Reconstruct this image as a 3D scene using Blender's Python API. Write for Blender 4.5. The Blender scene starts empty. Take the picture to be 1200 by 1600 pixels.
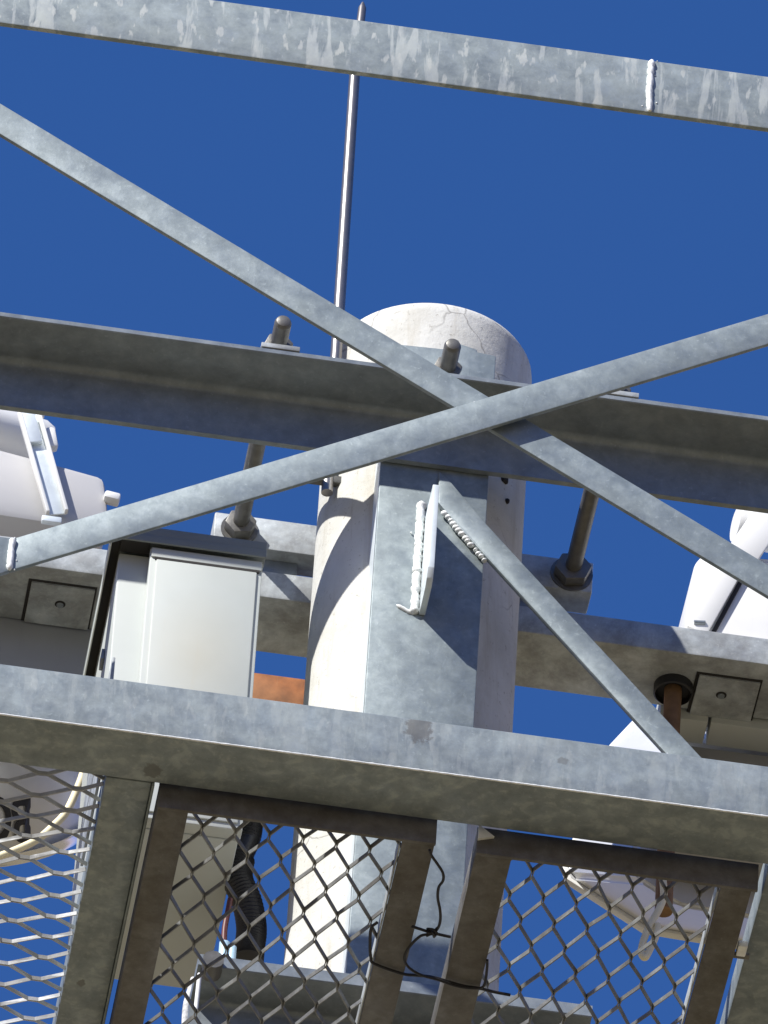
import bpy, bmesh, math, random
from mathutils import Vector, Matrix

random.seed(7)
R_ = math.radians
scene = bpy.context.scene
C = scene.collection

# ------------------------------------------------------------------ camera
EL, AZ, RO, DIST, FPX = R_(41.0), R_(5.85), R_(3.85), 19.0, 19000.0
fwd = Vector((math.sin(AZ)*math.cos(EL), math.cos(AZ)*math.cos(EL), math.sin(EL)))
_r = Vector((math.cos(AZ), -math.sin(AZ), 0))
_u = Vector((-math.sin(AZ)*math.sin(EL), -math.cos(AZ)*math.sin(EL), math.cos(EL)))
RGT = _r*math.cos(RO) + _u*math.sin(RO)
UPV = -_r*math.sin(RO) + _u*math.cos(RO)
CAM = -DIST*fwd - 0.058*RGT
cd = bpy.data.cameras.new('camera')
cam = bpy.data.objects.new('camera', cd)
C.objects.link(cam)
m = Matrix((RGT, UPV, -fwd)).transposed().to_4x4()
m.translation = CAM
cam.matrix_world = m
cd.sensor_fit = 'AUTO'
cd.sensor_width = 36.0
cd.lens = 36.0*FPX/1600.0
cd.clip_start = 0.5
cd.clip_end = 5000
scene.camera = cam

# ------------------------------------------------------------------ sky, sun, exposure
SUN_EL, SUN_AZ = R_(40.0), math.atan2(-0.766, -0.643)       # sun high, to the left behind the camera
sun_dir = Vector((math.sin(SUN_AZ)*math.cos(SUN_EL), math.cos(SUN_AZ)*math.cos(SUN_EL), math.sin(SUN_EL)))
w = bpy.data.worlds.new('World')
scene.world = w
w.use_nodes = True
nt = w.node_tree
bg = nt.nodes['Background']
sky = nt.nodes.new('ShaderNodeTexSky')
sky.sky_type = 'NISHITA'
sky.sun_disc = False
sky.sun_elevation = SUN_EL
sky.sun_rotation = SUN_AZ % (2*math.pi)
sky.altitude = 600
sky.air_density = 1.0
sky.dust_density = 0.0
sky.ozone_density = 4.0
hs = nt.nodes.new('ShaderNodeHueSaturation')
hs.inputs['Saturation'].default_value = 1.30
hs.inputs['Value'].default_value = 1.0
nt.links.new(sky.outputs[0], hs.inputs['Color'])
tint = nt.nodes.new('ShaderNodeMix')                       # colour grade over the whole sky, set by its visible patch
tint.data_type = 'RGBA'; tint.blend_type = 'MULTIPLY'; tint.inputs[0].default_value = 1.0
tint.inputs[7].default_value = (1.54, 1.25, 1.98, 1)
gm = nt.nodes.new('ShaderNodeGamma'); gm.inputs[1].default_value = 0.7   # flattens the sky so its unseen part fills the shade less
nt.links.new(hs.outputs[0], gm.inputs[0])
nt.links.new(gm.outputs[0], tint.inputs[6])
nt.links.new(tint.outputs[2], bg.inputs['Color'])
bg.inputs['Strength'].default_value = 0.068
sl = bpy.data.lights.new('sun', 'SUN')
sl.energy = 5.0
sl.angle = R_(0.53)
sl.color = (1.0, 0.965, 0.91)
so = bpy.data.objects.new('sun', sl)
C.objects.link(so)
so.rotation_euler = sun_dir.to_track_quat('Z', 'Y').to_euler()
so.location = sun_dir*30
scene.view_settings.view_transform = 'Standard'
scene.view_settings.look = 'None'
scene.view_settings.gamma = 1
scene.view_settings.use_curve_mapping = False
scene.view_settings.exposure = 0.55

# ------------------------------------------------------------------ helpers
def ray(px, py):
    return fwd + RGT*((px-600)/FPX) - UPV*((py-800)/FPX)
def at(px, py, Y):                       # point of the plane y = Y
    d = ray(px, py); return CAM + d*((Y-CAM.y)/d.y)
def flo(px, py, Z):                      # point of the plane z = Z
    d = ray(px, py); return CAM + d*((Z-CAM.z)/d.z)

class MB:
    def __init__(s): s.bm = bmesh.new()
    def box(s, x0, x1, y0, y1, z0, z1, bev=0.0, seg=2):
        b = bmesh.new()
        bmesh.ops.create_cube(b, size=1)
        for v in b.verts:
            v.co = Vector(((x0+x1)/2+v.co.x*(x1-x0), (y0+y1)/2+v.co.y*(y1-y0), (z0+z1)/2+v.co.z*(z1-z0)))
        if bev: bmesh.ops.bevel(b, geom=b.edges[:], offset=bev, segments=seg, affect='EDGES', profile=0.5)
        s.add(b); return s
    def prism(s, pts, axis, lo, hi, bev=0.0):
        b = bmesh.new()
        def mk(p, t):
            if axis == 'X': return (t, p[0], p[1])
            if axis == 'Y': return (p[0], t, p[1])
            return (p[0], p[1], t)
        a = [b.verts.new(mk(p, lo)) for p in pts]
        c = [b.verts.new(mk(p, hi)) for p in pts]
        n = len(pts)
        b.faces.new(a); b.faces.new(c[::-1])
        for i in range(n): b.faces.new((a[i], c[i], c[(i+1) % n], a[(i+1) % n]))
        bmesh.ops.recalc_face_normals(b, faces=b.faces[:])
        if bev: bmesh.ops.bevel(b, geom=b.edges[:], offset=bev, segments=2, affect='EDGES', profile=0.5)
        s.add(b); return s
    def sweep(s, pts, secs, cap=True):   # secs: list of rings (lists of points)
        b = bmesh.new()
        rings = [[b.verts.new(p) for p in r] for r in secs]
        n = len(rings[0])
        for r0, r1 in zip(rings, rings[1:]):
            for i in range(n): b.faces.new((r0[i], r0[(i+1) % n], r1[(i+1) % n], r1[i]))
        if cap: b.faces.new(rings[0][::-1]); b.faces.new(rings[-1])
        bmesh.ops.recalc_face_normals(b, faces=b.faces[:])
        s.add(b); return s
    def tube(s, pts, r, n=10):
        pts = [Vector(p) for p in pts]
        rs = r if isinstance(r, (list, tuple)) else [r]*len(pts)
        t0 = (pts[1]-pts[0]).normalized()
        nrm = t0.orthogonal().normalized()
        secs = []
        for i, p in enumerate(pts):
            t = (pts[min(i+1, len(pts)-1)]-pts[max(i-1, 0)]).normalized()
            nrm = (nrm - t*nrm.dot(t)).normalized()
            bn = t.cross(nrm)
            secs.append([p+(nrm*math.cos(2*math.pi*k/n)+bn*math.sin(2*math.pi*k/n))*rs[i] for k in range(n)])
        return s.sweep(pts, secs)
    def lathe(s, prof, axis_o=Vector((0, 0, 0)), axis=Vector((0, 0, 1)), n=48):
        axis = axis.normalized(); e1 = axis.orthogonal().normalized(); e2 = axis.cross(e1)
        b = bmesh.new(); rings = []
        for r, h in prof:
            if r < 1e-6: rings.append([b.verts.new(axis_o+axis*h)])
            else: rings.append([b.verts.new(axis_o+axis*h+(e1*math.cos(2*math.pi*k/n)+e2*math.sin(2*math.pi*k/n))*r) for k in range(n)])
        for r0, r1 in zip(rings, rings[1:]):
            for k in range(n):
                q = [r0[k % len(r0)], r0[(k+1) % len(r0)], r1[(k+1) % len(r1)], r1[k % len(r1)]]
                u = []
                for v in q:
                    if v not in u: u.append(v)
                if len(u) > 2: b.faces.new(u)
        bmesh.ops.recalc_face_normals(b, faces=b.faces[:])
        s.add(b); return s
    def ball(s, p, rx, ry=None, rz=None, n=10):
        b = bmesh.new()
        bmesh.ops.create_uvsphere(b, u_segments=n, v_segments=max(5, n//2+1), radius=1)
        for v in b.verts: v.co = Vector((v.co.x*rx, v.co.y*(ry or rx), v.co.z*(rz or rx))) + Vector(p)
        s.add(b); return s
    def xf(s, mat):
        bmesh.ops.transform(s.bm, matrix=mat, verts=s.bm.verts[:]); return s
    def add(s, b):
        me = bpy.data.meshes.new('tmp'); b.to_mesh(me); b.free()
        s.bm.from_mesh(me); bpy.data.meshes.remove(me)
    def build(s, name, mat, parent=None, smooth=40, **props):
        me = bpy.data.meshes.new(name)
        off = Vector((0, 0, 0)); p = parent
        while p is not None: off += p.location; p = p.parent
        bmesh.ops.translate(s.bm, vec=-off, verts=s.bm.verts[:])
        s.bm.to_mesh(me); s.bm.free()
        me.materials.append(mat)
        if smooth: 
            me.shade_smooth() if hasattr(me, 'shade_smooth') else None
            try: me.set_sharp_from_angle(angle=R_(smooth))
            except Exception: pass
        o = bpy.data.objects.new(name, me)
        C.objects.link(o)
        if parent: o.parent = parent
        for k, v in props.items(): o[k] = v
        return o

def thing(name, label, cat, loc, group=None):
    o = bpy.data.objects.new(name, None); C.objects.link(o)
    o.empty_display_size = 0.1
    o.location = loc; o['label'] = label; o['category'] = cat
    if group: o['group'] = group
    return o

# ------------------------------------------------------------------ materials
def newmat(name):
    mt = bpy.data.materials.new(name); mt.use_nodes = True
    n = mt.node_tree.nodes; l = mt.node_tree.links
    return mt, n, l, n['Principled BSDF']
def ramp(n, l, src, stops):
    r = n.new('ShaderNodeValToRGB')
    while len(r.color_ramp.elements) < len(stops): r.color_ramp.elements.new(0.5)
    for e, (p, c) in zip(r.color_ramp.elements, stops):
        e.position = p; e.color = (c, c, c, 1) if not isinstance(c, tuple) else (*c, 1)
    l.new(src, r.inputs[0]); return r.outputs[0]
def noise(n, l, scale, detail=4, rough=0.55, stretch=None, dist=0.0):
    tc = n.new('ShaderNodeTexCoord'); out = tc.outputs['Object']
    if stretch:
        mp = n.new('ShaderNodeMapping'); mp.inputs['Scale'].default_value = stretch
        l.new(out, mp.inputs['Vector']); out = mp.outputs[0]
    t = n.new('ShaderNodeTexNoise'); t.inputs['Scale'].default_value = scale
    t.inputs['Detail'].default_value = detail; t.inputs['Roughness'].default_value = rough
    t.inputs['Distortion'].default_value = dist
    l.new(out, t.inputs['Vector']); return t.outputs[0]
def mix(n, l, fac, a, b):
    x = n.new('ShaderNodeMix'); x.data_type = 'RGBA'
    if isinstance(fac, float): x.inputs[0].default_value = fac
    else: l.new(fac, x.inputs[0])
    for s, v in ((6, a), (7, b)):
        if isinstance(v, tuple): x.inputs[s].default_value = (*v, 1)
        else: l.new(v, x.inputs[s])
    return x.outputs[2]
def bump(n, l, bs, src, strength, dist=0.002):
    b = n.new('ShaderNodeBump'); b.inputs['Strength'].default_value = strength; b.inputs['Distance'].default_value = dist
    l.new(src, b.inputs['Height']); l.new(b.outputs[0], bs.inputs['Normal'])

def mottle(n, l):
    a = noise(n, l, 34, 8, 0.68, dist=0.25)
    b = noise(n, l, 9, 4, 0.6)
    x = n.new('ShaderNodeMath'); x.operation = 'MULTIPLY_ADD'; l.new(a, x.inputs[0]); x.inputs[1].default_value = 0.62
    y = n.new('ShaderNodeMath'); y.operation = 'MULTIPLY'; l.new(b, y.inputs[0]); y.inputs[1].default_value = 0.38
    l.new(y.outputs[0], x.inputs[2]); return x.outputs[0]

def galv(name, base=(0.365, 0.43, 0.45), light=(0.50, 0.575, 0.59), dark=(0.285, 0.34, 0.365), streak=0.0, dirt=0.0, spots=(), metal=0.42, rough=0.52):
    K = 0.60
    base, light, dark = [tuple(c*K for c in q) for q in (base, light, dark)]
    mt, n, l, bs = newmat(name)
    a = ramp(n, l, mottle(n, l), [(0.38, dark), (0.5, base), (0.62, light)])
    sp = n.new('ShaderNodeTexVoronoi'); sp.inputs['Scale'].default_value = 95
    tc = n.new('ShaderNodeTexCoord'); l.new(tc.outputs['Object'], sp.inputs['Vector'])
    spv = n.new('ShaderNodeSeparateColor'); l.new(sp.outputs['Color'], spv.inputs[0])
    col = mix(n, l, ramp(n, l, spv.outputs[0], [(0.0, 0.0), (1.0, 0.16)]), a, light)
    sk = noise(n, l, 120, 4, 0.7)
    col = mix(n, l, ramp(n, l, sk, [(0.60, 0.0), (0.68, 0.45)]), col, tuple(min(1, c*1.25) for c in light))
    col = mix(n, l, ramp(n, l, noise(n, l, 1.0, 5, 0.7, stretch=(60, 60, 14), dist=0.8), [(0.60, 0.0), (0.66, 0.30)]), col, light)
    # pale runs where the zinc ran down
    if streak:
        st = noise(n, l, 1.0, 5, 0.6, stretch=(34, 34, 5.5), dist=0.4)
        col = mix(n, l, ramp(n, l, st, [(0.535, 0.0), (0.585, streak)]), col, (0.42, 0.45, 0.43))
        st2 = noise(n, l, 1.0, 3, 0.5, stretch=(70, 70, 26))
        col = mix(n, l, ramp(n, l, st2, [(0.60, 0.0), (0.65, streak*0.9)]), col, (0.46, 0.48, 0.45))
    if dirt:
        dn = noise(n, l, 11, 8, 0.72, dist=0.25)
        col = mix(n, l, ramp(n, l, dn, [(0.42, dirt), (0.62, 0.0)]), col, (0.07, 0.058, 0.043))
    for (cx, cy, cz, rad, amt) in spots:
        tcs = n.new('ShaderNodeTexCoord'); mp = n.new('ShaderNodeMapping'); mp.inputs['Scale'].default_value = (1/rad[0], 1/rad[1], 1/rad[2])
        mp.inputs['Location'].default_value = (-cx/rad[0], -cy/rad[1], -cz/rad[2])
        l.new(tcs.outputs['Object'], mp.inputs['Vector'])
        ln = n.new('ShaderNodeVectorMath'); ln.operation = 'LENGTH'; l.new(mp.outputs[0], ln.inputs[0])
        ad = n.new('ShaderNodeMath'); ad.operation = 'MULTIPLY_ADD'; l.new(noise(n, l, 70, 6, 0.7), ad.inputs[0]); ad.inputs[1].default_value = 1.6; l.new(ln.outputs['Value'], ad.inputs[2])
        hf = n.new('ShaderNodeMath'); hf.operation = 'MULTIPLY'; hf.inputs[1].default_value = 0.5; l.new(ad.outputs[0], hf.inputs[0])
        col = mix(n, l, ramp(n, l, hf.outputs[0], [(0.66, amt), (0.74, 0.0)]), col, (0.085, 0.075, 0.065))
    l.new(col, bs.inputs['Base Color'])
    bs.inputs['Metallic'].default_value = metal
    l.new(ramp(n, l, noise(n, l, 30, 4), [(0.3, rough-0.08), (0.7, rough+0.14)]), bs.inputs['Roughness'])
    bump(n, l, bs, noise(n, l, 60, 5, 0.6), 0.25, 0.0015)
    return mt

def plain(name, col, rough=0.5, metal=0.0, var=0.12, scale=20, bmp=0.1, stain=None, spot=None):
    mt, n, l, bs = newmat(name)
    d = tuple(c*(1-var) for c in col); h = tuple(min(1, c*(1+var)) for c in col)
    c = ramp(n, l, noise(n, l, scale, 5), [(0.3, d), (0.7, h)])
    if stain:
        c = mix(n, l, ramp(n, l, noise(n, l, 3.2, 4, 0.5), [(0.5, 0.0), (0.68, stain[1])]), c, stain[0])
        c = mix(n, l, ramp(n, l, noise(n, l, 1.0, 5, 0.65, stretch=(40, 40, 5)), [(0.6, 0.0), (0.72, stain[1]*0.6)]), c, stain[0])
    if spot:
        (cx, cy, cz), rad, sc_, amt = spot
        tcs = n.new('ShaderNodeTexCoord'); mp = n.new('ShaderNodeMapping'); mp.inputs['Scale'].default_value = [1/r for r in rad]
        mp.inputs['Location'].default_value = (-cx/rad[0], -cy/rad[1], -cz/rad[2]); l.new(tcs.outputs['Object'], mp.inputs['Vector'])
        ln = n.new('ShaderNodeVectorMath'); ln.operation = 'LENGTH'; l.new(mp.outputs[0], ln.inputs[0])
        c = mix(n, l, ramp(n, l, ln.outputs['Value'], [(0.0, amt), (1.0, 0.0)]), c, sc_)
    l.new(c, bs.inputs['Base Color'])
    bs.inputs['Roughness'].default_value = rough; bs.inputs['Metallic'].default_value = metal
    if bmp: bump(n, l, bs, noise(n, l, scale*4, 4), bmp, 0.001)
    return mt

M = {}
M['galv'] = galv('galvanised_steel')
M['rail'] = galv('galvanised_steel_with_runs', base=(0.41, 0.47, 0.475), streak=0.8)
M['chord'] = galv('galvanised_steel_weathered', base=(0.385, 0.445, 0.465), streak=0.22, dirt=0.12, spots=[(-0.098, 0.0, 0.080, (0.030, 0.06, 0.050), 0.6), (0.111, 0.0, 0.052, (0.014, 0.03, 0.010), 0.4), (-0.466, 0.08, 0.0, (0.022, 0.03, 0.04), 0.5), (-0.504, 0.577, 0.0, (0.010, 0.014, 0.03), 0.6)])
M['beam'] = galv('galvanised_steel_dull', base=(0.38, 0.435, 0.47), light=(0.47, 0.525, 0.56), dark=(0.31, 0.355, 0.39), dirt=0.15, metal=0.42, rough=0.45)
M['arm'] = galv('galvanised_steel_old', base=(0.68, 0.74, 0.76), light=(0.85, 0.90, 0.91), dark=(0.54, 0.58, 0.61), dirt=0.45, metal=0.15)
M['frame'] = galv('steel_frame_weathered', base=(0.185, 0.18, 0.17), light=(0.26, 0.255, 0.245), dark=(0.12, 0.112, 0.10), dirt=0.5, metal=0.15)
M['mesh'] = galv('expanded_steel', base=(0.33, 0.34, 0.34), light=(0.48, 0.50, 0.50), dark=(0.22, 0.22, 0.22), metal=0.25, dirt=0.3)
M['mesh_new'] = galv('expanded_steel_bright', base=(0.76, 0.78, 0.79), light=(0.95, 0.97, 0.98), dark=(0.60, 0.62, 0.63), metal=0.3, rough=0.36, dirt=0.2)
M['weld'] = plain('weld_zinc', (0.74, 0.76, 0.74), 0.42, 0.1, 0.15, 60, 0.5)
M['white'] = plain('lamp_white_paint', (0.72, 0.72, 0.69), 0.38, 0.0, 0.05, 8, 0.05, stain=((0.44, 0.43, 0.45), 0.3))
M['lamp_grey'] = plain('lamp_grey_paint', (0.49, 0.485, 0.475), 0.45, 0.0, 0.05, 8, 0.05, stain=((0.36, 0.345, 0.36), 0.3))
M['tray'] = plain('tray_grey_paint', (0.30, 0.31, 0.32), 0.5, 0.0, 0.06, 10, 0.05, stain=((0.2, 0.2, 0.2), 0.3))
M['chrome'] = plain('polished_aluminium', (0.82, 0.83, 0.85), 0.16, 0.9, 0.04, 15, 0.02)
M['spun'] = plain('spun_aluminium', (0.66, 0.67, 0.68), 0.38, 0.45, 0.05, 15, 0.03)
M['strap'] = plain('strap_zinc', (0.66, 0.72, 0.74), 0.4, 0.2, 0.1, 30, 0.2)
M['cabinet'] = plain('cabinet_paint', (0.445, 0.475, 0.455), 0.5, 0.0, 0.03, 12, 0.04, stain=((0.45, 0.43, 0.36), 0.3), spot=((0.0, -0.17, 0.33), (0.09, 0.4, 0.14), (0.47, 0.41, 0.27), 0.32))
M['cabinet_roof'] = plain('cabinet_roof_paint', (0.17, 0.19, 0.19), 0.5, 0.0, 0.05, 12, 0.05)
M['black'] = plain('black_rubber', (0.012, 0.012, 0.014), 0.5, 0.0, 0.2, 20, 0.1)
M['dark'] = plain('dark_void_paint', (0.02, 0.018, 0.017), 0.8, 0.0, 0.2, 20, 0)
M['ink'] = plain('black_print', (0.014, 0.014, 0.02), 0.5, 0.0, 0.1, 20, 0)
M['rust'] = plain('rusty_steel', (0.22, 0.125, 0.055), 0.75, 0.0, 0.4, 30, 0.5, stain=((0.10, 0.05, 0.025), 0.6))
M['orange'] = plain('rust_orange', (0.27, 0.095, 0.025), 0.7, 0.0, 0.5, 26, 0.4, stain=((0.40, 0.21, 0.09), 0.9))
M['cable'] = plain('cream_cable', (0.80, 0.72, 0.48), 0.5, 0.0, 0.1, 30, 0.05)
M['wire'] = plain('tie_wire_dark', (0.02, 0.02, 0.024), 0.45, 0.5, 0.2, 50, 0.1)
M['rope'] = plain('grey_white_rope', (0.55, 0.55, 0.54), 0.7, 0.0, 0.4, 120, 0.6)
M['blue'] = plain('pale_blue_plastic', (0.42, 0.60, 0.74), 0.4, 0.0, 0.1, 30, 0.05)
M['red'] = plain('dark_red_cable', (0.09, 0.016, 0.012), 0.5, 0.0, 0.1, 30, 0.05)
M['antenna'] = plain('brushed_rod', (0.27, 0.255, 0.245), 0.36, 0.8, 0.1, 40, 0.05)
M['rod'] = plain('threaded_rod_zinc', (0.15, 0.145, 0.13), 0.45, 0.4, 0.2, 60, 0.3)
M['ground'] = plain('dry_ground', (0.205, 0.165, 0.092), 0.95, 0.0, 0.3, 0.6, 0)

# weathered white paint on concrete, with hairline cracks
mt, n, l, bs = newmat('cracked_white_concrete'); M['pole'] = mt
c0 = ramp(n, l, noise(n, l, 7, 6, 0.65), [(0.3, (0.46, 0.455, 0.41)), (0.55, (0.57, 0.57, 0.53)), (0.8, (0.65, 0.65, 0.615))])
stn = noise(n, l, 1.0, 6, 0.7, stretch=(16, 16, 2.2), dist=0.5)
c0 = mix(n, l, ramp(n, l, stn, [(0.55, 0.0), (0.72, 0.5)]), c0, (0.33, 0.29, 0.21))
tc = n.new('ShaderNodeTexCoord')
nz = n.new('ShaderNodeTexNoise'); nz.inputs['Scale'].default_value = 9; nz.inputs['Detail'].default_value = 4
l.new(tc.outputs['Object'], nz.inputs['Vector'])
wa = n.new('ShaderNodeMix'); wa.data_type = 'VECTOR'; wa.inputs[0].default_value = 0.09
l.new(tc.outputs['Object'], wa.inputs[4]); l.new(nz.outputs['Color'], wa.inputs[5])
vo = n.new('ShaderNodeTexVoronoi'); vo.feature = 'DISTANCE_TO_EDGE'; vo.inputs['Scale'].default_value = 9.5
l.new(wa.outputs[1], vo.inputs['Vector'])
cr = ramp(n, l, vo.outputs['Distance'], [(0.003, 1.0), (0.018, 0.0)])
pres = ramp(n, l, noise(n, l, 5, 3), [(0.50, 0.0), (0.62, 0.55)])
mu = n.new('ShaderNodeMath'); mu.operation = 'MULTIPLY'; l.new(cr, mu.inputs[0]); l.new(pres, mu.inputs[1])
c0 = mix(n, l, mu.outputs[0], c0, (0.07, 0.06, 0.055))
pit = noise(n, l, 130, 3, 0.6)
c0 = mix(n, l, ramp(n, l, pit, [(0.63, 0.0), (0.70, 0.55)]), c0, (0.24, 0.22, 0.18))
c0 = mix(n, l, ramp(n, l, noise(n, l, 1.0, 6, 0.7, stretch=(55, 55, 5), dist=0.6), [(0.60, 0.0), (0.70, 0.45)]), c0, (0.36, 0.33, 0.27))
l.new(c0, bs.inputs['Base Color']); bs.inputs['Roughness'].default_value = 0.8
bump(n, l, bs, noise(n, l, 60, 8, 0.7), 0.5, 0.003)

def bead(pts, r, flat=Vector((0, 1, 0)), wob=0.28, k=7, blobs=0):
    """an irregular weld bead laid along pts, squashed along flat"""
    p = [Vector(q) for q in pts]; path = []
    for a, e in zip(p, p[1:]):
        n_ = max(2, int((e-a).length/0.0035))
        path += [a.lerp(e, i/n_) for i in range(n_)]
    path.append(p[-1])
    rs = []; ph = random.uniform(0, 6)
    for i in range(len(path)):
        v = 1 + wob*(0.55*math.sin(i*1.37+ph)*math.sin(i*0.31+ph*2) + random.uniform(-.45, .45))
        rs.append(max(0.35*r, r*v*(0.45 if i in (0, len(path)-1) else 1)))
        path[i] = path[i] + Vector((random.uniform(-1, 1), 0, random.uniform(-1, 1)))*r*0.10
    c = MB(); c.tube(path, rs, 10)
    for _ in range(blobs):
        q = random.choice(path)
        c.ball(q+Vector((random.uniform(-1, 1), 0, random.uniform(-1, 1)))*r*2.2, r*random.uniform(.15, .3), n=6)
    return c

# ------------------------------------------------------------------ ground
GZ = -14.0
b = MB(); b.box(-600, 600, -600, 600, GZ-0.5, GZ)
g = b.build('ground', M['ground'], None, 0); g['kind'] = 'structure'; g['label'] = 'dry bare ground far below the mast head'; g['category'] = 'ground'

# ------------------------------------------------------------------ concrete pole
pole = thing('concrete_pole', 'thick round white concrete pole with a cracked cap', 'pole', (0, 0, GZ))
def pr(z): return 0.161 + 0.0026*max(0.0, -z)
TOPZ = 0.302
b = MB()
b.lathe([(pr(z), z) for z in [GZ, -10, -6, -3, -1.5, -0.6, 0, 0.20]] + [(0.1612, TOPZ-0.022), (0.1600, TOPZ-0.010), (0.1555, TOPZ-0.002), (0.147, TOPZ+0.002), (0.07, TOPZ+0.008), (0, TOPZ+0.009)], n=80)
b.build('shaft', M['pole'], pole, 50)
for px, py, hw, hh in ((788, 748, 0.0075, 0.012), (793, 781, 0.004, 0.005)):
    q = at(px, py, -0.11); ang = math.asin(max(-1, min(1, q.x/0.162)))
    p = Vector((0.162*math.sin(ang), -0.162*math.cos(ang), q.z - 0.0))
    b = MB(); b.box(-hw, hw, -0.004, 0.004, -hh, hh, 0.003, 1)
    b.xf(Matrix.Translation(p) @ Matrix.Rotation(ang, 4, 'Z')); b.build('bolt_hole', M['dark'], pole, 0)

# ------------------------------------------------------------------ bracket welded up on the pole front
PY = -0.21
br = thing('pole_bracket', 'galvanised face plate bracket on the pole front with a fin and knee strut', 'bracket', (0, PY, -1.2))
b = MB()
b.prism([(-0.090, -1.34), (0.079, -1.34), (0.079, 0.158), (0.049, 0.161), (0.049, 0.166), (0.016, 0.174), (0.006, 0.158), (-0.090, 0.154)], 'Y', PY, PY+0.010, 0.0022)
b.build('face_plate', M['galv'], br, 30)
for xs in (-0.0895, 0.0705):
    b = MB(); b.box(xs, xs+0.008, PY+0.0095, -0.130, -1.34, 0.12, 0.001); b.build('side_flange', M['strap'], br, 30)
# fin standing out of the plate
fx = -0.018
b = MB(); b.prism([(PY-0.001, -0.392), (PY-0.066, -0.392), (PY-0.080, -0.384), (PY-0.088, -0.368), (PY-0.088, -0.202), (PY-0.084, -0.198), (PY-0.001, -0.198)], 'X', fx+0.002, fx+0.012, 0.0012)
b.build('fin', M['strap'], br, 30)
bead([(fx-0.0045, PY-0.0025, -0.392), (fx-0.0055, PY-0.0025, -0.30), (fx-0.005, PY-0.0025, -0.165)], 0.0068, wob=0.30, blobs=6).build('weld_bead', M['weld'], br, 60)
bead([(fx-0.033, PY-0.0005, -0.378), (fx-0.018, PY-0.0005, -0.386), (fx-0.006, PY-0.0005, -0.392)], 0.0032, wob=0.6).build('weld_bead', M['weld'], br, 60)
# flat knee strut lying on the plate and running out to the lower right
def strip(p0, p1, w0, y0, y1, end0=None, end1=None):
    p0, p1 = Vector((p0[0], p0[1])), Vector((p1[0], p1[1]))
    d = (p1-p0).normalized(); nn = Vector((-d.y, d.x))
    return [tuple(p0+nn*w0/2), tuple(p0-nn*w0/2), tuple(p1-nn*w0/2), tuple(p1+nn*w0/2)]
b = MB()
b.prism([(0.000, -0.105), (0.002, -0.170), (0.040, -0.218), (0.362, -0.597), (0.96, -1.300), (1.03, -1.300), (0.418, -0.597), (0.075, -0.196), (0.020, -0.125)], 'Y', PY-0.012, PY-0.002, 0.0022)
b.build('knee_strut', M['galv'], br, 30)
b = MB()
p0, p1 = Vector((0.016, -0.183)), Vector((0.081, -0.268))
for k in range(14):
    q = p0.lerp(p1, (k+random.uniform(-.25, .25))/13)
    r1 = random.uniform(0.0042, 0.0072)*(0.75 if k > 9 else 1)
    b.ball((q.x-0.002+random.uniform(-.001, .001), PY-0.0065, q.y-0.002), r1*1.15, 0.0055, r1*0.72, 10)
b.build('weld_bead', M['weld'], br, 60)

# ------------------------------------------------------------------ angle beams
def angle_profile(y0, y1, z1, hleg, t, fil):      # heel at (y1, z1): leg along -y from y1, leg down
    pts = [(y0+0.001, z1), (y1, z1), (y1, z1-hleg), (y1-t, z1-hleg)]
    cy, cz = y1-t-fil, z1-t-fil
    for k in range(5):
        a = k/4*math.pi/2
        pts.append((cy+fil*math.cos(a), cz+fil*math.sin(a)))
    pts += [(y0+0.0015, z1-t), (y0, z1-t+0.0015), (y0, z1-0.001)]
    return pts
ab = thing('clamp_beam', 'long dull steel angle beam clamped across the pole front below its cap', 'beam', (0, -0.22, 0))
b = MB(); b.prism(angle_profile(-0.32, PY-0.002, 0.011, 0.104, 0.010, 0.013), 'X', -1.7, 1.7)
b.build('angle', M['beam'], ab, 30)
b = MB(); b.box(-0.215, 0.30, -0.306, -0.25, 0.0115, 0.0205, 0.0015); b.build('packing_bar', M['arm'], ab, 30)
RODX = (-0.268, -0.003, 0.262); RZ = 0.057
for x in RODX:
    b = MB(); b.prism([(x-0.024, 0.021), (x+0.024, 0.021), (x+0.014, 0.070), (x+0.004, 0.0785), (x-0.004, 0.0785), (x-0.014, 0.070)], 'Y', -0.272, -0.262, 0.001)
    b.build('lug', M['arm'], ab, 30)
    b = MB(); b.box(x-0.03, x+0.03, -0.322, -0.25, 0.0115, 0.0205, 0.001)
    if x != RODX[1]: b.build('pad_plate', M['arm'], ab, 30)
    else: b.bm.free()
lc = thing('lower_clamp', 'short dull steel angle clamped across the pole seen through the floor mesh', 'beam', (0, -0.22, -1.2))
b = MB(); b.prism(angle_profile(-0.32, PY-0.002, -1.196, 0.10, 0.022, 0.010), 'X', -0.321, 0.268); b.build('angle', M['beam'], lc, 30)
for x in (-0.30,):
    b = MB(); b.tube([(x, -0.335, -1.215), (x, -0.30, -1.215)], 0.016, 12); b.build('bolt_end', M['rod'], lc, 40)

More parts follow.
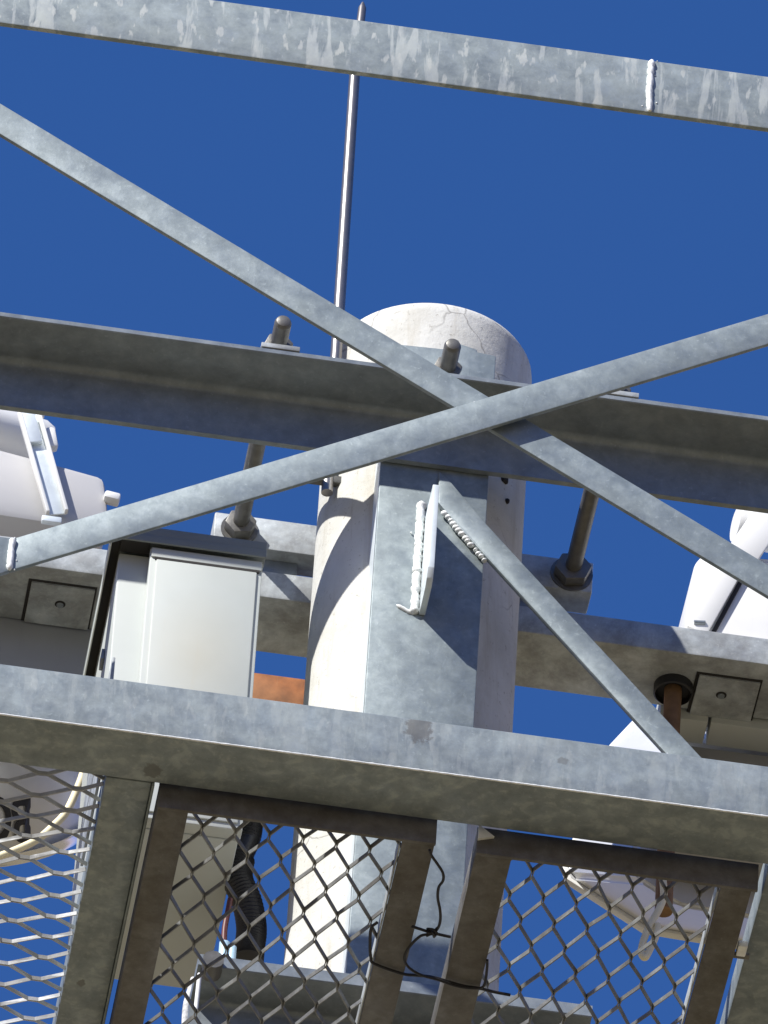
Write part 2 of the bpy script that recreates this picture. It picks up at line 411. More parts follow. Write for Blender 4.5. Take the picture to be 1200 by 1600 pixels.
# ------------------------------------------------------------------ rear crossarm and its clamp block
CY0, CY1, CZ0, CZ1 = 0.180, 0.314, -0.0615, -0.0075
ca = thing('crossarm', 'pale rectangular steel crossarm behind the pole with square access covers underneath', 'crossarm', (0, 0.25, -0.06))
b = MB(); b.box(-1.8, 1.8, CY0, CY1, CZ0, CZ1, 0.003); b.build('box_tube', M['arm'], ca, 30)
def cover(p, hole):
    # p: four image corners of the cover on the underside
    q = [flo(x, y, CZ0) for x, y in p]
    x0 = (q[0].x+q[3].x)/2; x1 = (q[1].x+q[2].x)/2; y0 = (q[0].y+q[1].y)/2; y1 = (q[2].y+q[3].y)/2
    c = MB(); c.box(x0-0.005, x1+0.003, y0-0.004, y1+0.001, CZ0-0.0015, CZ0+0.001); gk = c.build('gap_shade', M['dark'], ca, 0)  # dark plate painting in the shaded gap along the cover's edges
    c = MB(); c.box(x0, x1, y0, y1, CZ0-0.005, CZ0-0.0005, 0.0008); cv = c.build('access_cover', M['arm'], ca, 0)
    h = flo(hole[0], hole[1], CZ0-0.005)
    c = MB(); c.lathe([(0, 0.002), (0.0085, 0.002), (0.0085, -0.0006), (0, -0.0006)], h, Vector((0, 0, 1)), 20); c.build('screw_hole', M['dark'], cv, 40)
    c = MB(); c.lathe([(0, -0.0002), (0.006, -0.0002), (0.005, -0.003), (0, -0.003)], h+Vector((0.0, 0.0015, 0)), Vector((0, 0, 1)), 16); c.build('screw_head', M['beam'], cv, 40)
cover([(50, 907), (150, 920), (135, 983), (38, 966)], (94, 944))
cover([(1092, 1052), (1186, 1065), (1174, 1127), (1079, 1112)], (1127, 1086))
gp = flo(1052, 1072, CZ0)
b = MB(); b.lathe([(0.020, 0.0), (0.031, 0.0), (0.031, -0.016), (0.0285, -0.018), (0.0285, -0.006), (0.0, -0.006)], gp, Vector((0, 0, 1)), 32); b.build('grommet', M['black'], ca, 40)
cb = thing('clamp_block', 'pale steel clamp bar bolted between pole and rear crossarm', 'clamp', (0, 0.19, 0.05))
b = MB(); b.box(-0.308, 0.296, 0.1655, 0.220, 0.025, 0.088, 0.0025); b.build('bar', M['arm'], cb, 30)
for x in (-0.20, 0.20):
    b = MB(); b.box(x-0.03, x+0.03, 0.190, 0.212, -0.0072, 0.0248, 0.001); b.build('spacer', M['beam'], cb, 30)

# ------------------------------------------------------------------ threaded rods
def hexnut(p, r, y0, y1):
    c = MB(); c.prism([(p[0]+r*math.cos(R_(60*k+10)), p[1]+r*math.sin(R_(60*k+10))) for k in range(6)], 'Y', y0, y1, 0.002); return c
def rod(x, y1, label, nutr, back):
    t = thing('threaded_rod', label, 'threaded rod', (x, -0.33, RZ), 'rods clamping the beams round the pole')
    c = MB(); r = 0.0135
    pts, rs = [], []
    ys = [-0.338, -0.336, -0.332]
    k = -0.330
    while k < y1:
        ys.append(k); k += 0.0025
    for i, yy in enumerate(ys):
        pts.append((x, yy, RZ)); rs.append([r*0.5, r*0.8, r*0.95][i] if i < 3 else r*(1.0 if i % 2 else 0.95))
    c.tube(pts, rs, 16); c.build('shank', M['rod'], t, 30)
    hexnut((x, RZ), 0.0235, -0.283, -0.2725).build('nut', M['rod'], t, 30)
    if back:
        hexnut((x, RZ), nutr, 0.143, 0.1625).build('nut', M['rod'], t, 30)
        c = MB(); c.lathe([(0.0136, 0), (nutr+0.004, 0), (nutr+0.004, 0.004), (0.0136, 0.004)], Vector((x, 0.1625, RZ)), Vector((0, 1, 0)), 24); c.build('washer', M['rod'], t, 30)
rod(RODX[0], 0.166, 'grey threaded rod left of the pole above the cabinet roof', 0.0255, True)
rod(RODX[1], -0.205, 'short threaded rod end in front of the white pole cap', 0.0255, False)
rod(RODX[2], 0.166, 'dark shaded threaded rod right of the pole', 0.030, True)

# ------------------------------------------------------------------ lightning rod
la = thing('lightning_rod', 'slim upright metal rod rising beside the pole top', 'rod', (-0.182, -0.08, -0.06))
b = MB()
pb, pm, pt_ = at(511, 770, -0.08), at(554, 118, -0.08), at(567, 4, -0.08)
b.tube([pb, pb.lerp(pm, 0.3), pb.lerp(pm, 0.7), pm, pm.lerp(pt_, 0.15), pm.lerp(pt_, 0.92), pt_], [0.0094, 0.0093, 0.0091, 0.0088, 0.0078, 0.0066, 0.002], 16)
b.build('mast', M['antenna'], la, 50)
q = at(527, 535, -0.075)
b = MB(); b.tube([q+Vector((-0.001, 0, -0.06)), q+Vector((0, 0, 0.035))], 0.0045, 12); b.build('standoff', M['antenna'], la, 50)
for z in (-0.03, 0.10):
    b = MB(); b.box(-0.186, -0.135, -0.085, -0.072, z-0.007, z+0.007, 0.001); b.build('clip', M['rod'], la, 30)

# ------------------------------------------------------------------ platform truss in front
TY = -1.077
tr = thing('platform_truss', 'galvanised platform truss with crossed diagonals crossing in front of the pole', 'truss', (0, TY, -1.4246))
# top rail : angle, deep leg to the front
b = MB(); b.prism([(TY, 0.0104), (TY, -0.0953), (TY+0.010, -0.0953), (TY+0.010, 0.0004), (TY+0.075, 0.0004), (TY+0.075, 0.0104)], 'X', -1.9, 1.9, 0.0025); b.build('top_rail', M['rail'], tr, 30)
wq = at(1016, 130, TY)
bead([(wq.x+0.001, TY-0.0005, -0.0945), (wq.x-0.001, TY-0.0005, -0.05), (wq.x+0.0005, TY-0.0005, 0.0095)], 0.0052, blobs=5).build('weld_bead', M['weld'], tr, 60)
# diagonals
def diag(xa, xb, ztop, slope, vh, y0, y1, name, mat):
    c = MB()
    z = lambda x: ztop(x)
    c.prism([(xa, z(xa)), (xa, z(xa)-vh), (xb, z(xb)-vh), (xb, z(xb))], 'Y', y0, y1, 0.0022)
    return c.build(name, mat, tr, 30)
zA = lambda x: -0.2388 - 0.5935*(x+0.776)
zB = lambda x: -0.4658 + 0.584*(x-0.379)
diag(-1.05, 1.12, zA, 0, 0.059, TY+0.020, TY+0.028, 'diagonal_brace', M['galv'])
diag(-0.700, 1.15, zB, 0, 0.061, TY, TY+0.008, 'diagonal_brace', M['galv'])
b = MB(); b.prism([(-1.5, -1.0734), (-0.700, -1.0956), (-0.700, -1.1565), (-1.5, -1.630)], 'Y', TY, TY+0.008, 0.0012); b.build('node_plate', M['galv'], tr, 30)
bead([(-0.700, TY-0.0005, -1.156), (-0.6995, TY-0.0005, -1.096)], 0.0050, blobs=3).build('weld_bead', M['weld'], tr, 60)
bead([(x, TY+0.012, zB(x)+0.001) for x in (-0.076, -0.05, -0.022)], 0.0048).build('weld_bead', M['weld'], tr, 60)
# bottom rail : square tube
b = MB(); b.box(-1.9, 1.9, TY, TY+0.1067, -1.4246, -1.3303, 0.004, 3); br_ = b.build('bottom_rail', M['chord'], tr, 30)
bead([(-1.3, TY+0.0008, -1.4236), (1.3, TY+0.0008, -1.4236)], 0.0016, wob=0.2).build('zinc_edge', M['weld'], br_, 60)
q0_, q1_ = at(1030, 1172, TY+0.02), at(1092, 1180, TY+0.02)
bead([(q0_.x, TY+0.012, -1.3295), (q1_.x, TY+0.012, -1.3295)], 0.0045, wob=0.5).build('weld_bead', M['weld'], tr, 60)
# floor bearers
FZ = -1.4246
HZ = FZ - 0.034
for x0, x1, y0, y1 in ((-0.529, -0.4628, TY+0.1067, -0.25), (0.4283, 0.506, TY+0.1067, -0.25)):
    b = MB(); b.box(x0, x1, y0+0.001, y1, FZ, FZ+0.055, 0.003); b.build('floor_bearer', M['chord'], tr, 30)
b = MB(); b.box(-0.4622, -0.4585, TY+0.108, -0.25, FZ-0.004, FZ+0.040, 0.001); b.build('edge_strip', M['galv'], tr, 30)
for z0, z1, yb in ((-1.360, -1.286, -0.685), (-1.276, -1.197, -0.665)):
    b = MB(); b.box(-0.534, -0.5295, TY+0.111, yb, z0, z1, 0.001); b.build('kick_plate', M['arm'], tr, 30)

# expanded metal sheet: zigzag strands, two to a bond
def expanded(x0, x1, y0, y1, z, along, node, name, parent):
    LW, SW, bond, wd, th, tau = 0.1067, 0.0484, 0.008, 0.0056, 0.0022, R_(18)
    c = MB(); bm = c.bm
    if along == 'Y': u0, u1, v0, v1, un, vn = y0, y1, x0, x1, node.y, node.x
    else: u0, u1, v0, v1, un, vn = x0, x1, y0, y1, node.x, node.y
    j0, j1 = math.ceil((v0-vn)/(SW/2)), math.floor((v1-vn)/(SW/2))-1
    i0, i1 = math.floor((u0-un)/(LW/2)), math.ceil((u1-un)/(LW/2))
    for j in range(j0, j1+1):
        pts = []
        for i in range(i0, i1+1):
            up = (i+j) % 2
            v = vn + (j+up)*SW/2 + (-1 if up else 1)*th*0.5
            u = un + i*LW/2
            jit = random.uniform(-.0018, .0018)
            for uu in (u-bond*random.uniform(.8, 1.2), u+bond*random.uniform(.8, 1.2)): pts.append((uu+jit, v))
        # clip to the sheet
        cl = []
        for (ua, va), (ub, vb) in zip(pts, pts[1:]):
            if ub < u0 or ua > u1: continue
            t0 = max(0, (u0-ua)/(ub-ua)); t1 = min(1, (u1-ua)/(ub-ua))
            for t in (t0, t1):
                q = (ua+(ub-ua)*t, va+(vb-va)*t)
                if not cl or abs(cl[-1][0]-q[0]) > 1e-6: cl.append(q)
        rings = []
        for k, (u, v) in enumerate(cl):
            a = cl[max(0, k-1)]; e = cl[min(len(cl)-1, k+1)]
            d = Vector((e[0]-a[0], e[1]-a[1]))
            zz = z + 0.0016*math.sin(u*19+v*7) + 0.0012*math.sin(v*31-u*11)
            if along == 'Y': P = Vector((v, u, zz)); D = Vector((d.y, d.x, 0)).normalized()
            else: P = Vector((u, v, zz)); D = Vector((d.x, d.y, 0)).normalized()
            nh = Vector((D.y, -D.x, 0))
            if nh.y > 0: nh = -nh
            tau = R_(18) + 0.10*math.sin(u*53+v*37)
            wv = (Vector((0, 0, 1))*math.cos(tau) + nh*math.sin(tau))*wd/2
            nv = (nh*math.cos(tau) - Vector((0, 0, 1))*math.sin(tau))*th/2
            rings.append([bm.verts.new(P+wv+nv), bm.verts.new(P-wv+nv), bm.verts.new(P-wv-nv), bm.verts.new(P+wv-nv)])
        for r0, r1 in zip(rings, rings[1:]):
            for k in range(4): bm.faces.new((r0[k], r0[(k+1) % 4], r1[(k+1) % 4], r1[k]))
    bmesh.ops.recalc_face_normals(bm, faces=bm.faces[:])
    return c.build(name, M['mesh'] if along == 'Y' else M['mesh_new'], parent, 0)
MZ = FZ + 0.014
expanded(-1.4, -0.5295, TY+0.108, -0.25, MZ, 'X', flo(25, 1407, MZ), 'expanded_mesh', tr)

# ------------------------------------------------------------------ floor hatches
def hatch(label, x0, x1, yf, lb, rb, node):
    t = thing('floor_hatch', label, 'hatch', ((x0+x1)/2, yf, HZ), 'mesh hatches in the platform floor')
    yb = -0.385
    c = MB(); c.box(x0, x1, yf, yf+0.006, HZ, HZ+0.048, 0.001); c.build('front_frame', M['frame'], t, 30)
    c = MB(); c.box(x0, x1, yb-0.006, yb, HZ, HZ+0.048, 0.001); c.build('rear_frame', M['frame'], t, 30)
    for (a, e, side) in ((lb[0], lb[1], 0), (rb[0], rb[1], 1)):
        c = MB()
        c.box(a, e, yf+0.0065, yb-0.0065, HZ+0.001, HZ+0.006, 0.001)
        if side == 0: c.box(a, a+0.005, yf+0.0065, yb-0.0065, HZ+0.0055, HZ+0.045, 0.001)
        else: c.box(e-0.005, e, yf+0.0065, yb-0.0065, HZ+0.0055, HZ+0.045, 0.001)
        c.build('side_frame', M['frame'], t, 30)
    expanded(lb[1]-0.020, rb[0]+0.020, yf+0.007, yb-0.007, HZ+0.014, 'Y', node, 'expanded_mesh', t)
    # pale strip painting in the sun on the right bar's inner face
    c = MB(); c.box(rb[0]-0.003, rb[0]-0.0005, yf+0.02, yb-0.02, HZ+0.004, HZ+0.030, 0.0008); c.build('sunlit_edge', M['arm'], t, 30)
    return t
h1 = hatch('mesh floor hatch in front of the cabinet and the pole', -0.451, -0.0505, -0.961, (-0.451, -0.4065), (-0.0983, -0.0519), flo(315.5, 1292.7, HZ+0.014))
h2 = hatch('mesh floor hatch on the right in front of open sky and a lamp', 0.0084, 0.416, -0.953, (0.0084, 0.0603), (0.363, 0.4075), flo(796, 1399, HZ+0.014))
b = MB(); q = flo(746, 1298, HZ+0.03)
b.prism([(0.0095, HZ+0.049), (0.0095, HZ+0.022), (0.033, HZ+0.030)], 'Y', -0.958, -0.9535); b.build('corner_gusset', M['weld'], h2, 0)

q = flo(1158, 1482, HZ+0.01)
b = MB(); b.box(q.x-0.006, q.x+0.008, q.y-0.012, q.y+0.012, HZ+0.004, HZ+0.016, 0.002); b.build('hinge_lug', M['weld'], h2, 30)
b = MB(); b.tube([q+Vector((-0.012, 0.016, 0)), q+Vector((0.014, 0.016, 0))], 0.005, 10); b.build('hinge_pin', M['rod'], h2, 40)

# ------------------------------------------------------------------ tie wire
tw = thing('tie_wire', 'twisted black wire tying the two floor hatches together', 'wire', (0, -0.75, HZ))
def wpts(l, z=HZ-0.004): return [flo(540+x/3.75, 1280+y/3.75, z) for x, y in l]
def smooth(p, k=5):
    out = []
    for i in range(len(p)-1):
        a, b_, c_, d_ = p[max(0, i-1)], p[i], p[i+1], p[min(len(p)-1, i+2)]
        for s in range(k):
            t = s/k
            out.append(0.5*((2*b_)+(c_-a)*t+(2*a-5*b_+4*c_-d_)*t*t+(3*b_-a-3*c_+d_)*t**3))
    out.append(p[-1]); return out
b = MB()
b.tube(smooth(wpts([(185, 605), (150, 640), (143, 730), (148, 810), (170, 848), (330, 905), (420, 915), (520, 928), (680, 975), (790, 992), (870, 1012), (965, 1030)])), 0.0023, 8)
b.build('long_strand', M['wire'], tw, 60)
b = MB()
b.tube(smooth(wpts([(492, 180), (505, 215), (540, 265), (570, 315), (571, 360), (546, 398), (540, 460), (553, 530), (555, 590), (540, 640), (505, 672), (440, 684), (372, 750), (345, 812), (368, 866), (440, 912), (540, 940), (660, 980), (780, 990), (815, 965), (828, 880), (830, 825)], HZ-0.0075)), 0.0021, 8)
b.build('looped_strand', M['wire'], tw, 60)
b = MB(); b.tube(smooth(wpts([(388, 628), (450, 648), (500, 664), (560, 678), (616, 690)], HZ-0.006)), 0.0022, 8)
kn = wpts([(505, 664)], HZ-0.007)[0]
kp = [kn+Vector((0.0065*math.cos(t*1.25)*(1+0.3*math.sin(t*3)), 0.004*math.sin(t*2.1)+0.006*math.cos(t*0.7), 0.004*math.sin(t*1.6))) for t in range(18)]
b.tube(smooth(kp, 4), 0.0019, 6)
b.build('knot', M['wire'], tw, 60)

# ------------------------------------------------------------------ electrical cabinet
DY = -0.119
zt = at(236, 853, DY).z; zb = at(340, 1291, DY).z
xl, xr = at(236, 853, DY).x, at(411, 878, DY).x
BX0 = xl - 0.046
cabn = thing('electrical_cabinet', 'pale grey steel cabinet with overhanging roof hung left of the pole', 'cabinet', ((xl+xr)/2, 0.05, zb))
BYB = flo(262, 1542, zb).y
b = MB(); b.box(BX0, xr-0.003, DY+0.030, BYB, zb, zt+0.004, 0.003); b.build('body', M['cabinet'], cabn, 30)
b = MB(); b.box(xl, xr, DY+0.004, DY+0.0295, zb+0.002, zt, 0.002)
dr = b.build('door', M['cabinet'], cabn, 30)
b = MB(); b.box(xl+0.010, xr-0.008, DY, DY+0.0045, zb+0.012, zt-0.024, 0.002); b.build('door_panel', M['cabinet'], dr, 30)
b = MB(); b.box(xl+0.008, xr-0.004, DY+0.001, DY+0.0045, zt-0.0235, zt-0.0195); b.build('seam', M['dark'], dr, 0)
b = MB(); b.box(xl+0.002, xr-0.001, DY+0.001, DY+0.0045, zt-0.0190, zt-0.001, 0.001); b.build('head_strip', M['cabinet'], dr, 30)
# roof: shallow folded tray with a lip
b = MB()
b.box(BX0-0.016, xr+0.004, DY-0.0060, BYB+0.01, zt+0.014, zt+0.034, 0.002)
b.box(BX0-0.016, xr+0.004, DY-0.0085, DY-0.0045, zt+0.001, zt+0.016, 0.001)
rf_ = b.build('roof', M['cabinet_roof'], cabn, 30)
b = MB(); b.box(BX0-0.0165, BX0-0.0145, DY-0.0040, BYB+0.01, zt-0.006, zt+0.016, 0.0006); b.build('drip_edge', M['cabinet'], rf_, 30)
b = MB(); b.box(BX0-0.0140, BX0-0.0005, DY-0.0040, BYB+0.009, zt+0.010, zt+0.0135); b.build('roof_shade', M['dark'], rf_, 0)  # near-black sheet painting in the shade under the left overhang
b = MB(); b.box(BX0, xl-0.001, DY-0.0040, DY+0.0298, zt+0.006, zt+0.0135); b.build('roof_shade', M['dark'], rf_, 0)  # same painted shade under the roof's front left corner
b = MB(); b.box(BX0-0.0055, BX0-0.0005, 0.02, 0.05, zt-0.12, zt-0.10, 0.001); b.build('hinge', M['beam'], cabn, 30)
b = MB(); b.prism([(BX0+0.003, zb+0.19+0.10), (BX0+0.018, zb+0.165+0.10), (BX0+0.003, zb+0.16+0.10)], 'Y', DY+0.027, DY+0.0299); b.build('latch', M['dark'], cabn, 0)

# rusty bracket behind the crossarm
q0 = at(400, 1051, 0.50)
rb_ = thing('rusty_bracket', 'rusty orange steel plate showing between the cabinet and the pole', 'bracket', (q0.x, 0.50, q0.z))
b = MB(); b.box(-0.36, 0.12, 0.50, 0.508, q0.z-0.075, q0.z, 0.0015); b.build('plate', M['orange'], rb_, 30)
b = MB(); b.box(-0.36, 0.12, 0.5085, 0.57, q0.z-0.010, q0.z, 0.0015); b.build('flange', M['orange'], rb_, 30)

# black hose and loose leads by the cabinet
def lead(name, label, cat, pix, Y, r, mat, part=None, n=12):
    p = smooth([at(x, y, Y+0*y) for x, y in pix], 6)
    c = MB(); c.tube(p, r, n); o = c.build(name, mat, None, 60); o['label'] = label; o['category'] = cat; return o
p = smooth([at(x, y, 0.02) for x, y in ((396, 1255), (392, 1285), (388, 1310), (374, 1345), (372, 1375), (386, 1410), (393, 1450), (390, 1480), (388, 1500))], 14)
b = MB(); b.tube(p, [0.0195*(1.0 if i % 2 else 0.9)*(1 if i < 40 else 1.22) for i in range(len(p))], 16)
o = b.build('conduit_hose', M['black'], None, 60); o['label'] = 'thick black corrugated hose behind the mesh right of the cabinet'; o['category'] = 'hose'
lead('red_lead', 'thin dark red lead beside the black hose', 'cable', ((360, 1405), (356, 1425), (351, 1452), (350, 1478)), -0.03, 0.0045, M['red'])
bc = thing('lead_connector', 'pale blue plastic connector on a lead under the cabinet', 'connector', at(352, 1490, -0.03))
q = at(350, 1490, -0.03)
b = MB(); b.tube([q+Vector((0, 0, -0.012)), q+Vector((0, 0, 0.02))], 0.0085, 12); b.build('plug', M['blue'], bc, 40)
b = MB(); b.tube([q+Vector((0.012, 0, -0.014)), q+Vector((0.012, 0, 0.014))], 0.0065, 12); b.build('sleeve', M['blue'], bc, 40)
lead('white_rope', 'frayed white rope hanging under the cabinet corner', 'rope', ((304, 1530), (296, 1556), (291, 1580), (289, 1640)), -0.10, 0.0062, M['rope'])
lead('white_lead', 'straight white lead hanging at the end of the lower clamp', 'cable', ((312, 1522), (309, 1550), (306, 1578)), -0.34, 0.0035, M['white'])
lead('white_lead', 'short white lead at the bottom edge below the lower clamp', 'cable', ((323, 1574), (320, 1600), (317, 1640)), -0.15, 0.0035, M['white'])

# ------------------------------------------------------------------ floodlights
def text_mesh(s, size):
    cu = bpy.data.curves.new('t', 'FONT'); cu.body = s; cu.size = size; cu.extrude = 0.0008
    cu.offset = 0.0028
    to = bpy.data.objects.new('t', cu); C.objects.link(to)
    dg = bpy.context.evaluated_depsgraph_get()
    me = bpy.data.meshes.new_from_object(to.evaluated_get(dg))
    bpy.data.objects.remove(to); return me
def bowl(cpos, axis, rim, depth, parent, nm='reflector'):
    prof = []
    for k in range(0, 15):
        t = k/14*math.pi/2
        prof.append((rim*math.sin(t)**0.9, -depth*math.cos(t)))
    prof[0] = (0, -depth)
    c = MB(); c.lathe(prof+[(rim, 0.004), (rim*0.97, 0.004)], cpos, axis, 64)
    o = c.build(nm, M['spun'], parent, 50)
    c = MB(); c.lathe([(rim*0.985, 0.003), (rim+0.010, -0.006), (rim+0.014, 0.004), (rim+0.012, 0.014), (rim*0.975, 0.018), (rim*0.96, 0.010)], cpos, axis, 64)
    c.build('rim', M['chrome'], o, 50)
    c = MB(); c.lathe([(0, 0.004), (rim*0.97, 0.004), (rim*0.97, 0.010), (0, 0.010)], cpos, axis, 64); c.build('lens', M['chrome'], o, 40)
    return o
# right lamp
fr = thing('floodlight', 'white floodlight on the crossarm right of the pole beside the rusty pipe', 'floodlight', (0.62, 0.40, 0.04), 'floodlights on the crossarm')
b = MB(); b.box(0.402, 0.85, 0.205, 0.313, CZ1+0.0005, CZ1+0.016, 0.004); b.build('base_plate', M['white'], fr, 30)
b = MB()
gx0, gx1 = at(1070, 968, 0.235).x, at(1087, 880, 0.235).x
zT = at(1100, 862, 0.235).z
pts = [(gx0, CZ1+0.0165), (gx1-0.002, zT-0.028), (gx1+0.006, zT-0.010), (gx1+0.022, zT), (0.95, zT+0.03), (0.95, CZ1+0.0165)]
b.prism(pts, 'Y', 0.235, 0.45, 0.008); b.build('gear_housing', M['white'], fr, 40)
# straps across the face
def facestrip(pa, pb, wpx, Y, th):
    a, e = at(*pa, Y), at(*pb, Y)
    d = Vector((e.x-a.x, e.z-a.z)).normalized(); nn = Vector((-d.y, d.x))*wpx/2000
    c = MB()
    c.prism([(a.x+nn.x, a.z+nn.y), (a.x-nn.x, a.z-nn.y), (e.x-nn.x, e.z-nn.y), (e.x+nn.x, e.z+nn.y)], 'Y', Y-th, Y, 0.0015); return c
facestrip((1088, 988), (1195, 800), 34, 0.229, 0.006).build('strap', M['white'], fr, 30)
facestrip((1114, 990), (1166, 893), 7, 0.2345, 0.004).build('strap_gap', M['dark'], fr, 30)
q = at(1094, 974, 0.2225); b = MB(); b.tube([q+Vector((-0.010, -0.0005, 0)), q+Vector((0.008, -0.0005, 0.002))], 0.0038, 10); b.build('bolt', M['beam'], fr, 40)
b = MB(); q = at(1168, 822, 0.245); b.lathe([(0, -0.02), (0.030, -0.02), (0.034, -0.012), (0.034, 0.20), (0, 0.20)], q, Vector((1, 0.15, 0)), 28); b.build('end_cap', M['white'], fr, 40)
q = at(1180, 838, 0.207); b = MB(); b.box(-0.026, 0.026, -0.004, 0.004, -0.052, 0.052, 0.002); b.xf(Matrix.Translation(q) @ Matrix.Rotation(R_(24), 4, 'Y')); b.build('clamp_plate', M['white'], fr, 30)
b = MB(); b.box(0.434, 0.511, 0.3185, 0.375, -0.078, -0.018, 0.002); b.build('ballast_tray', M['cabinet'], fr, 30)
b = MB(); b.box(0.516, 0.95, 0.3185, 0.375, -0.078, -0.018, 0.002); b.build('ballast_tray', M['cabinet'], fr, 30)
b = MB(); b.box(0.455, 0.95, 0.376, 0.43, -0.30, -0.082, 0.003); b.build('mounting_tray', M['tray'], fr, 30)
# faceted reflector: back panel, sloping sides and a flat rim
yo, yi = 0.62, 0.455
O_ = [at(x, y, yo) for x, y in ((1004, 1118), (955, 1170), (886, 1350), (892, 1370), (1010, 1446), (1166, 1472), (1400, 1504), (1400, 1172))]
I_ = [at(x, y, yi) for x, y in ((1066, 1150), (1048, 1175), (985, 1345), (1002, 1378), (1062, 1416), (1170, 1434), (1330, 1456), (1330, 1186))]
c = MB(); bm_ = bmesh.new()
ov = [bm_.verts.new(p) for p in O_]; iv = [bm_.verts.new(p) for p in I_]
bm_.faces.new(iv)
for k in range(8): bm_.faces.new((ov[k], ov[(k+1) % 8], iv[(k+1) % 8], iv[k]))
bm_.faces.new([bm_.verts.new(p+Vector((0, 0.001, 0))) for p in O_][::-1])
bmesh.ops.recalc_face_normals(bm_, faces=bm_.faces[:])
bmesh.ops.bevel(bm_, geom=[e for e in bm_.edges if not e.is_boundary], offset=0.008, segments=3, affect='EDGES')
c.add(bm_); rfl = c.build('reflector', M['spun'], fr, 35)
cen = sum(O_, Vector((0, 0, 0)))/8
c = MB(); rp_ = [(cen+(p-cen)*1.035) for p in O_]
c.prism([(p.x, p.z) for p in rp_], 'Y', yo+0.0015, yo+0.016, 0.002); c.build('rim', M['white'], rfl, 30)
c = MB(); c.prism([(p.x, p.z) for p in O_], 'Y', yo+0.0165, yo+0.020); c.build('lens', M['chrome'], rfl, 30)
# cable and pipe at the right lamp
rp = thing('rusty_pipe', 'rusty brown pipe hanging down through the crossarm grommet', 'pipe', (gp.x, gp.y, CZ0))
b = MB(); b.tube([gp+Vector((0, 0, -0.0065)), gp+Vector((0, 0, -0.20)), gp+Vector((0.001, 0, -0.46))], 0.0140, 16); b.build('tube', M['rust'], rp, 50)
lead('cream_cable', 'cream cable looped at the end of the rusty pipe', 'cable', ((1036, 1376), (1037, 1400), (1030, 1420), (1016, 1445), (1006, 1468), (1002, 1488), (1008, 1496), (1016, 1482), (1024, 1464), (1028, 1445)), gp.y-0.025, 0.0058, M['cable'])
# left lamp
fl = thing('floodlight', 'white floodlight with black lettering at the left behind the cabinet', 'floodlight', (-0.62, 0.42, 0.04), 'floodlights on the crossarm')
A_, B_, C_ = at(70, 718, 0.40), at(164, 744, 0.40), at(171, 806, 0.40)
b = MB()
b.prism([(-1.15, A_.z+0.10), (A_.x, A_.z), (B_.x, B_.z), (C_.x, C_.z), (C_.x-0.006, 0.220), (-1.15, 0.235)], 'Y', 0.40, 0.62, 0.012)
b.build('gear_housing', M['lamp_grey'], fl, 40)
b = MB(); b.box(-1.2, -0.474, 0.316, 0.36, -0.235, -0.030, 0.003); b.build('mounting_tray', M['tray'], fl, 30)
stp = facestrip((44, 645), (88, 806), 34, 0.390, 0.004).build('strap', M['strap'], fl, 30)
facestrip((29, 648), (74, 806), 6, 0.389, 0.013).build('strap_lip', M['white'], stp, 30)
facestrip((59, 648), (103, 804), 6, 0.389, 0.013).build('strap_lip', M['white'], stp, 30)
q2 = at(80, 815, 0.365); b = MB(); b.box(q2.x-0.016, q2.x+0.016, 0.355, 0.366, q2.z-0.008, q2.z+0.004, 0.002); b.build('buckle', M['strap'], fl, 30)
q2 = at(35, 683, 0.47)
b = MB(); b.lathe([(0, -0.30), (0.037, -0.30), (0.037, 0.032), (0.030, 0.046), (0, 0.048)], q2, Vector((1, 0.2, 0)), 28); b.build('end_cap', M['white'], fl, 40)
q2 = at(80, 688, 0.40); b = MB(); b.box(-0.009, 0.009, -0.010, 0.010, -0.020, 0.022, 0.006); b.xf(Matrix.Translation(q2) @ Matrix.Rotation(R_(-12), 4, 'Y')); b.build('clip', M['white'], fl, 30)
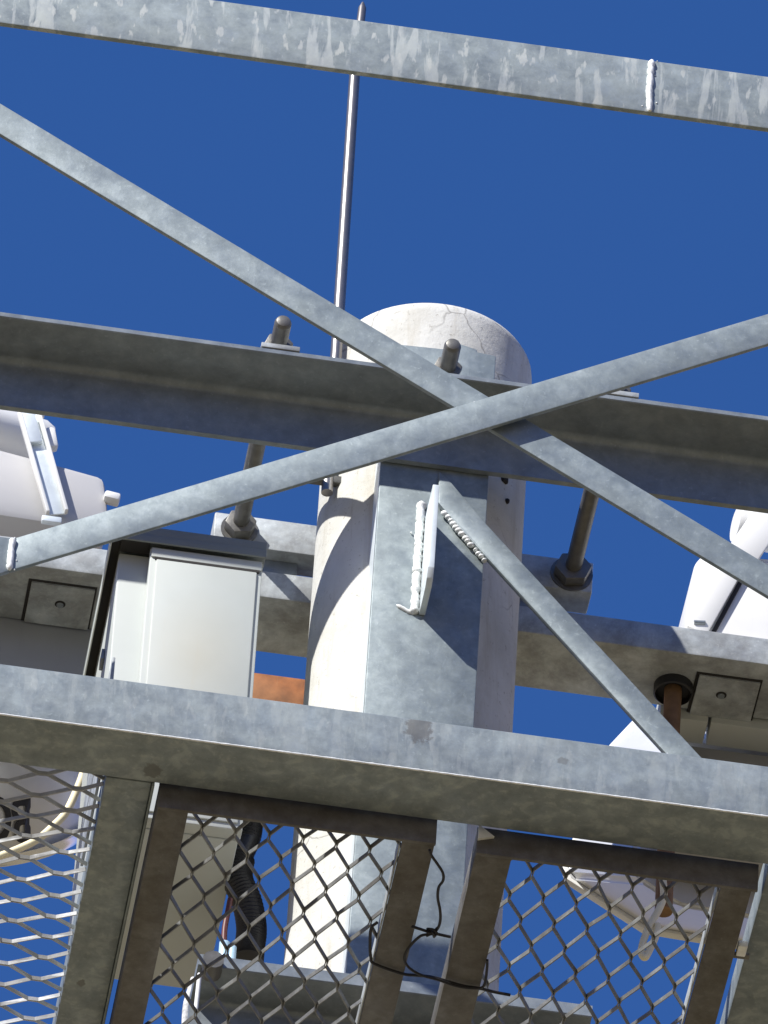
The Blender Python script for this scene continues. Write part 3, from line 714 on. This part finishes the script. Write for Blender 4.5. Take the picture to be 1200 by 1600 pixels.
q2 = at(48, 672, 0.383); b = MB(); b.box(-0.013, 0.013, -0.006, 0.004, -0.030, 0.030, 0.003); b.xf(Matrix.Translation(q2) @ Matrix.Rotation(R_(-16), 4, 'Y')); b.build('latch_plate', M['strap'], fl, 30)
q2 = at(64, 652, 0.395); b = MB(); b.tube([q2, q2+Vector((0.002, 0, 0.012))], 0.005, 10); b.build('bolt', M['white'], fl, 40)
q2 = at(174, 778, 0.40); b = MB(); b.box(-0.012, 0.014, -0.01, 0.012, -0.008, 0.007, 0.004); b.xf(Matrix.Translation(q2) @ Matrix.Rotation(R_(8), 4, 'Y')); b.build('toggle', M['white'], fl, 30)
LC = at(-88, 1210, 0.64); LAX = Vector((0.05, 0.93, -0.34)).normalized()
rf = bowl(LC, LAX, 0.255, 0.20, fl)
# black letters on the lower back of the bowl, upside down
me = text_mesh('BO', 0.098)
c = MB(); c.bm.from_mesh(me); bpy.data.meshes.remove(me)
xs = [v.co.x for v in c.bm.verts]; ys = [v.co.y for v in c.bm.verts]
bx0, by0 = min(xs), min(ys); sx = 0.58
right_anchor = (48, 1244)
for v in c.bm.verts:
    X, Yv, Zv = (v.co.x-bx0)*sx, v.co.y-by0, v.co.z
    px, py = right_anchor[0]-X*1000, right_anchor[1]+Yv*1000+0.0*X
    d = ray(px, py).normalized()
    # meet the bowl: ellipsoid with axis LAX
    o = CAM-LC
    def sc(vv): 
        h = vv.dot(LAX); return (vv-LAX*h)/0.255 + LAX*(h/0.20)
    A, Bq = sc(d), sc(o)
    qa, qb, qc = A.dot(A), 2*A.dot(Bq), Bq.dot(Bq)-1.0
    disc = max(0.0, qb*qb-4*qa*qc)
    t = (-qb-math.sqrt(disc))/(2*qa)
    v.co = CAM + d*(t-0.004-Zv)
c.build('lettering', M['ink'], rf, 0)
lead('cream_cable', 'cream cable curving across the back of the left lamp', 'cable', ((132, 1200), (124, 1225), (104, 1268), (82, 1292), (58, 1312), (25, 1328), (-20, 1345)), 0.36, 0.0062, M['cable'])
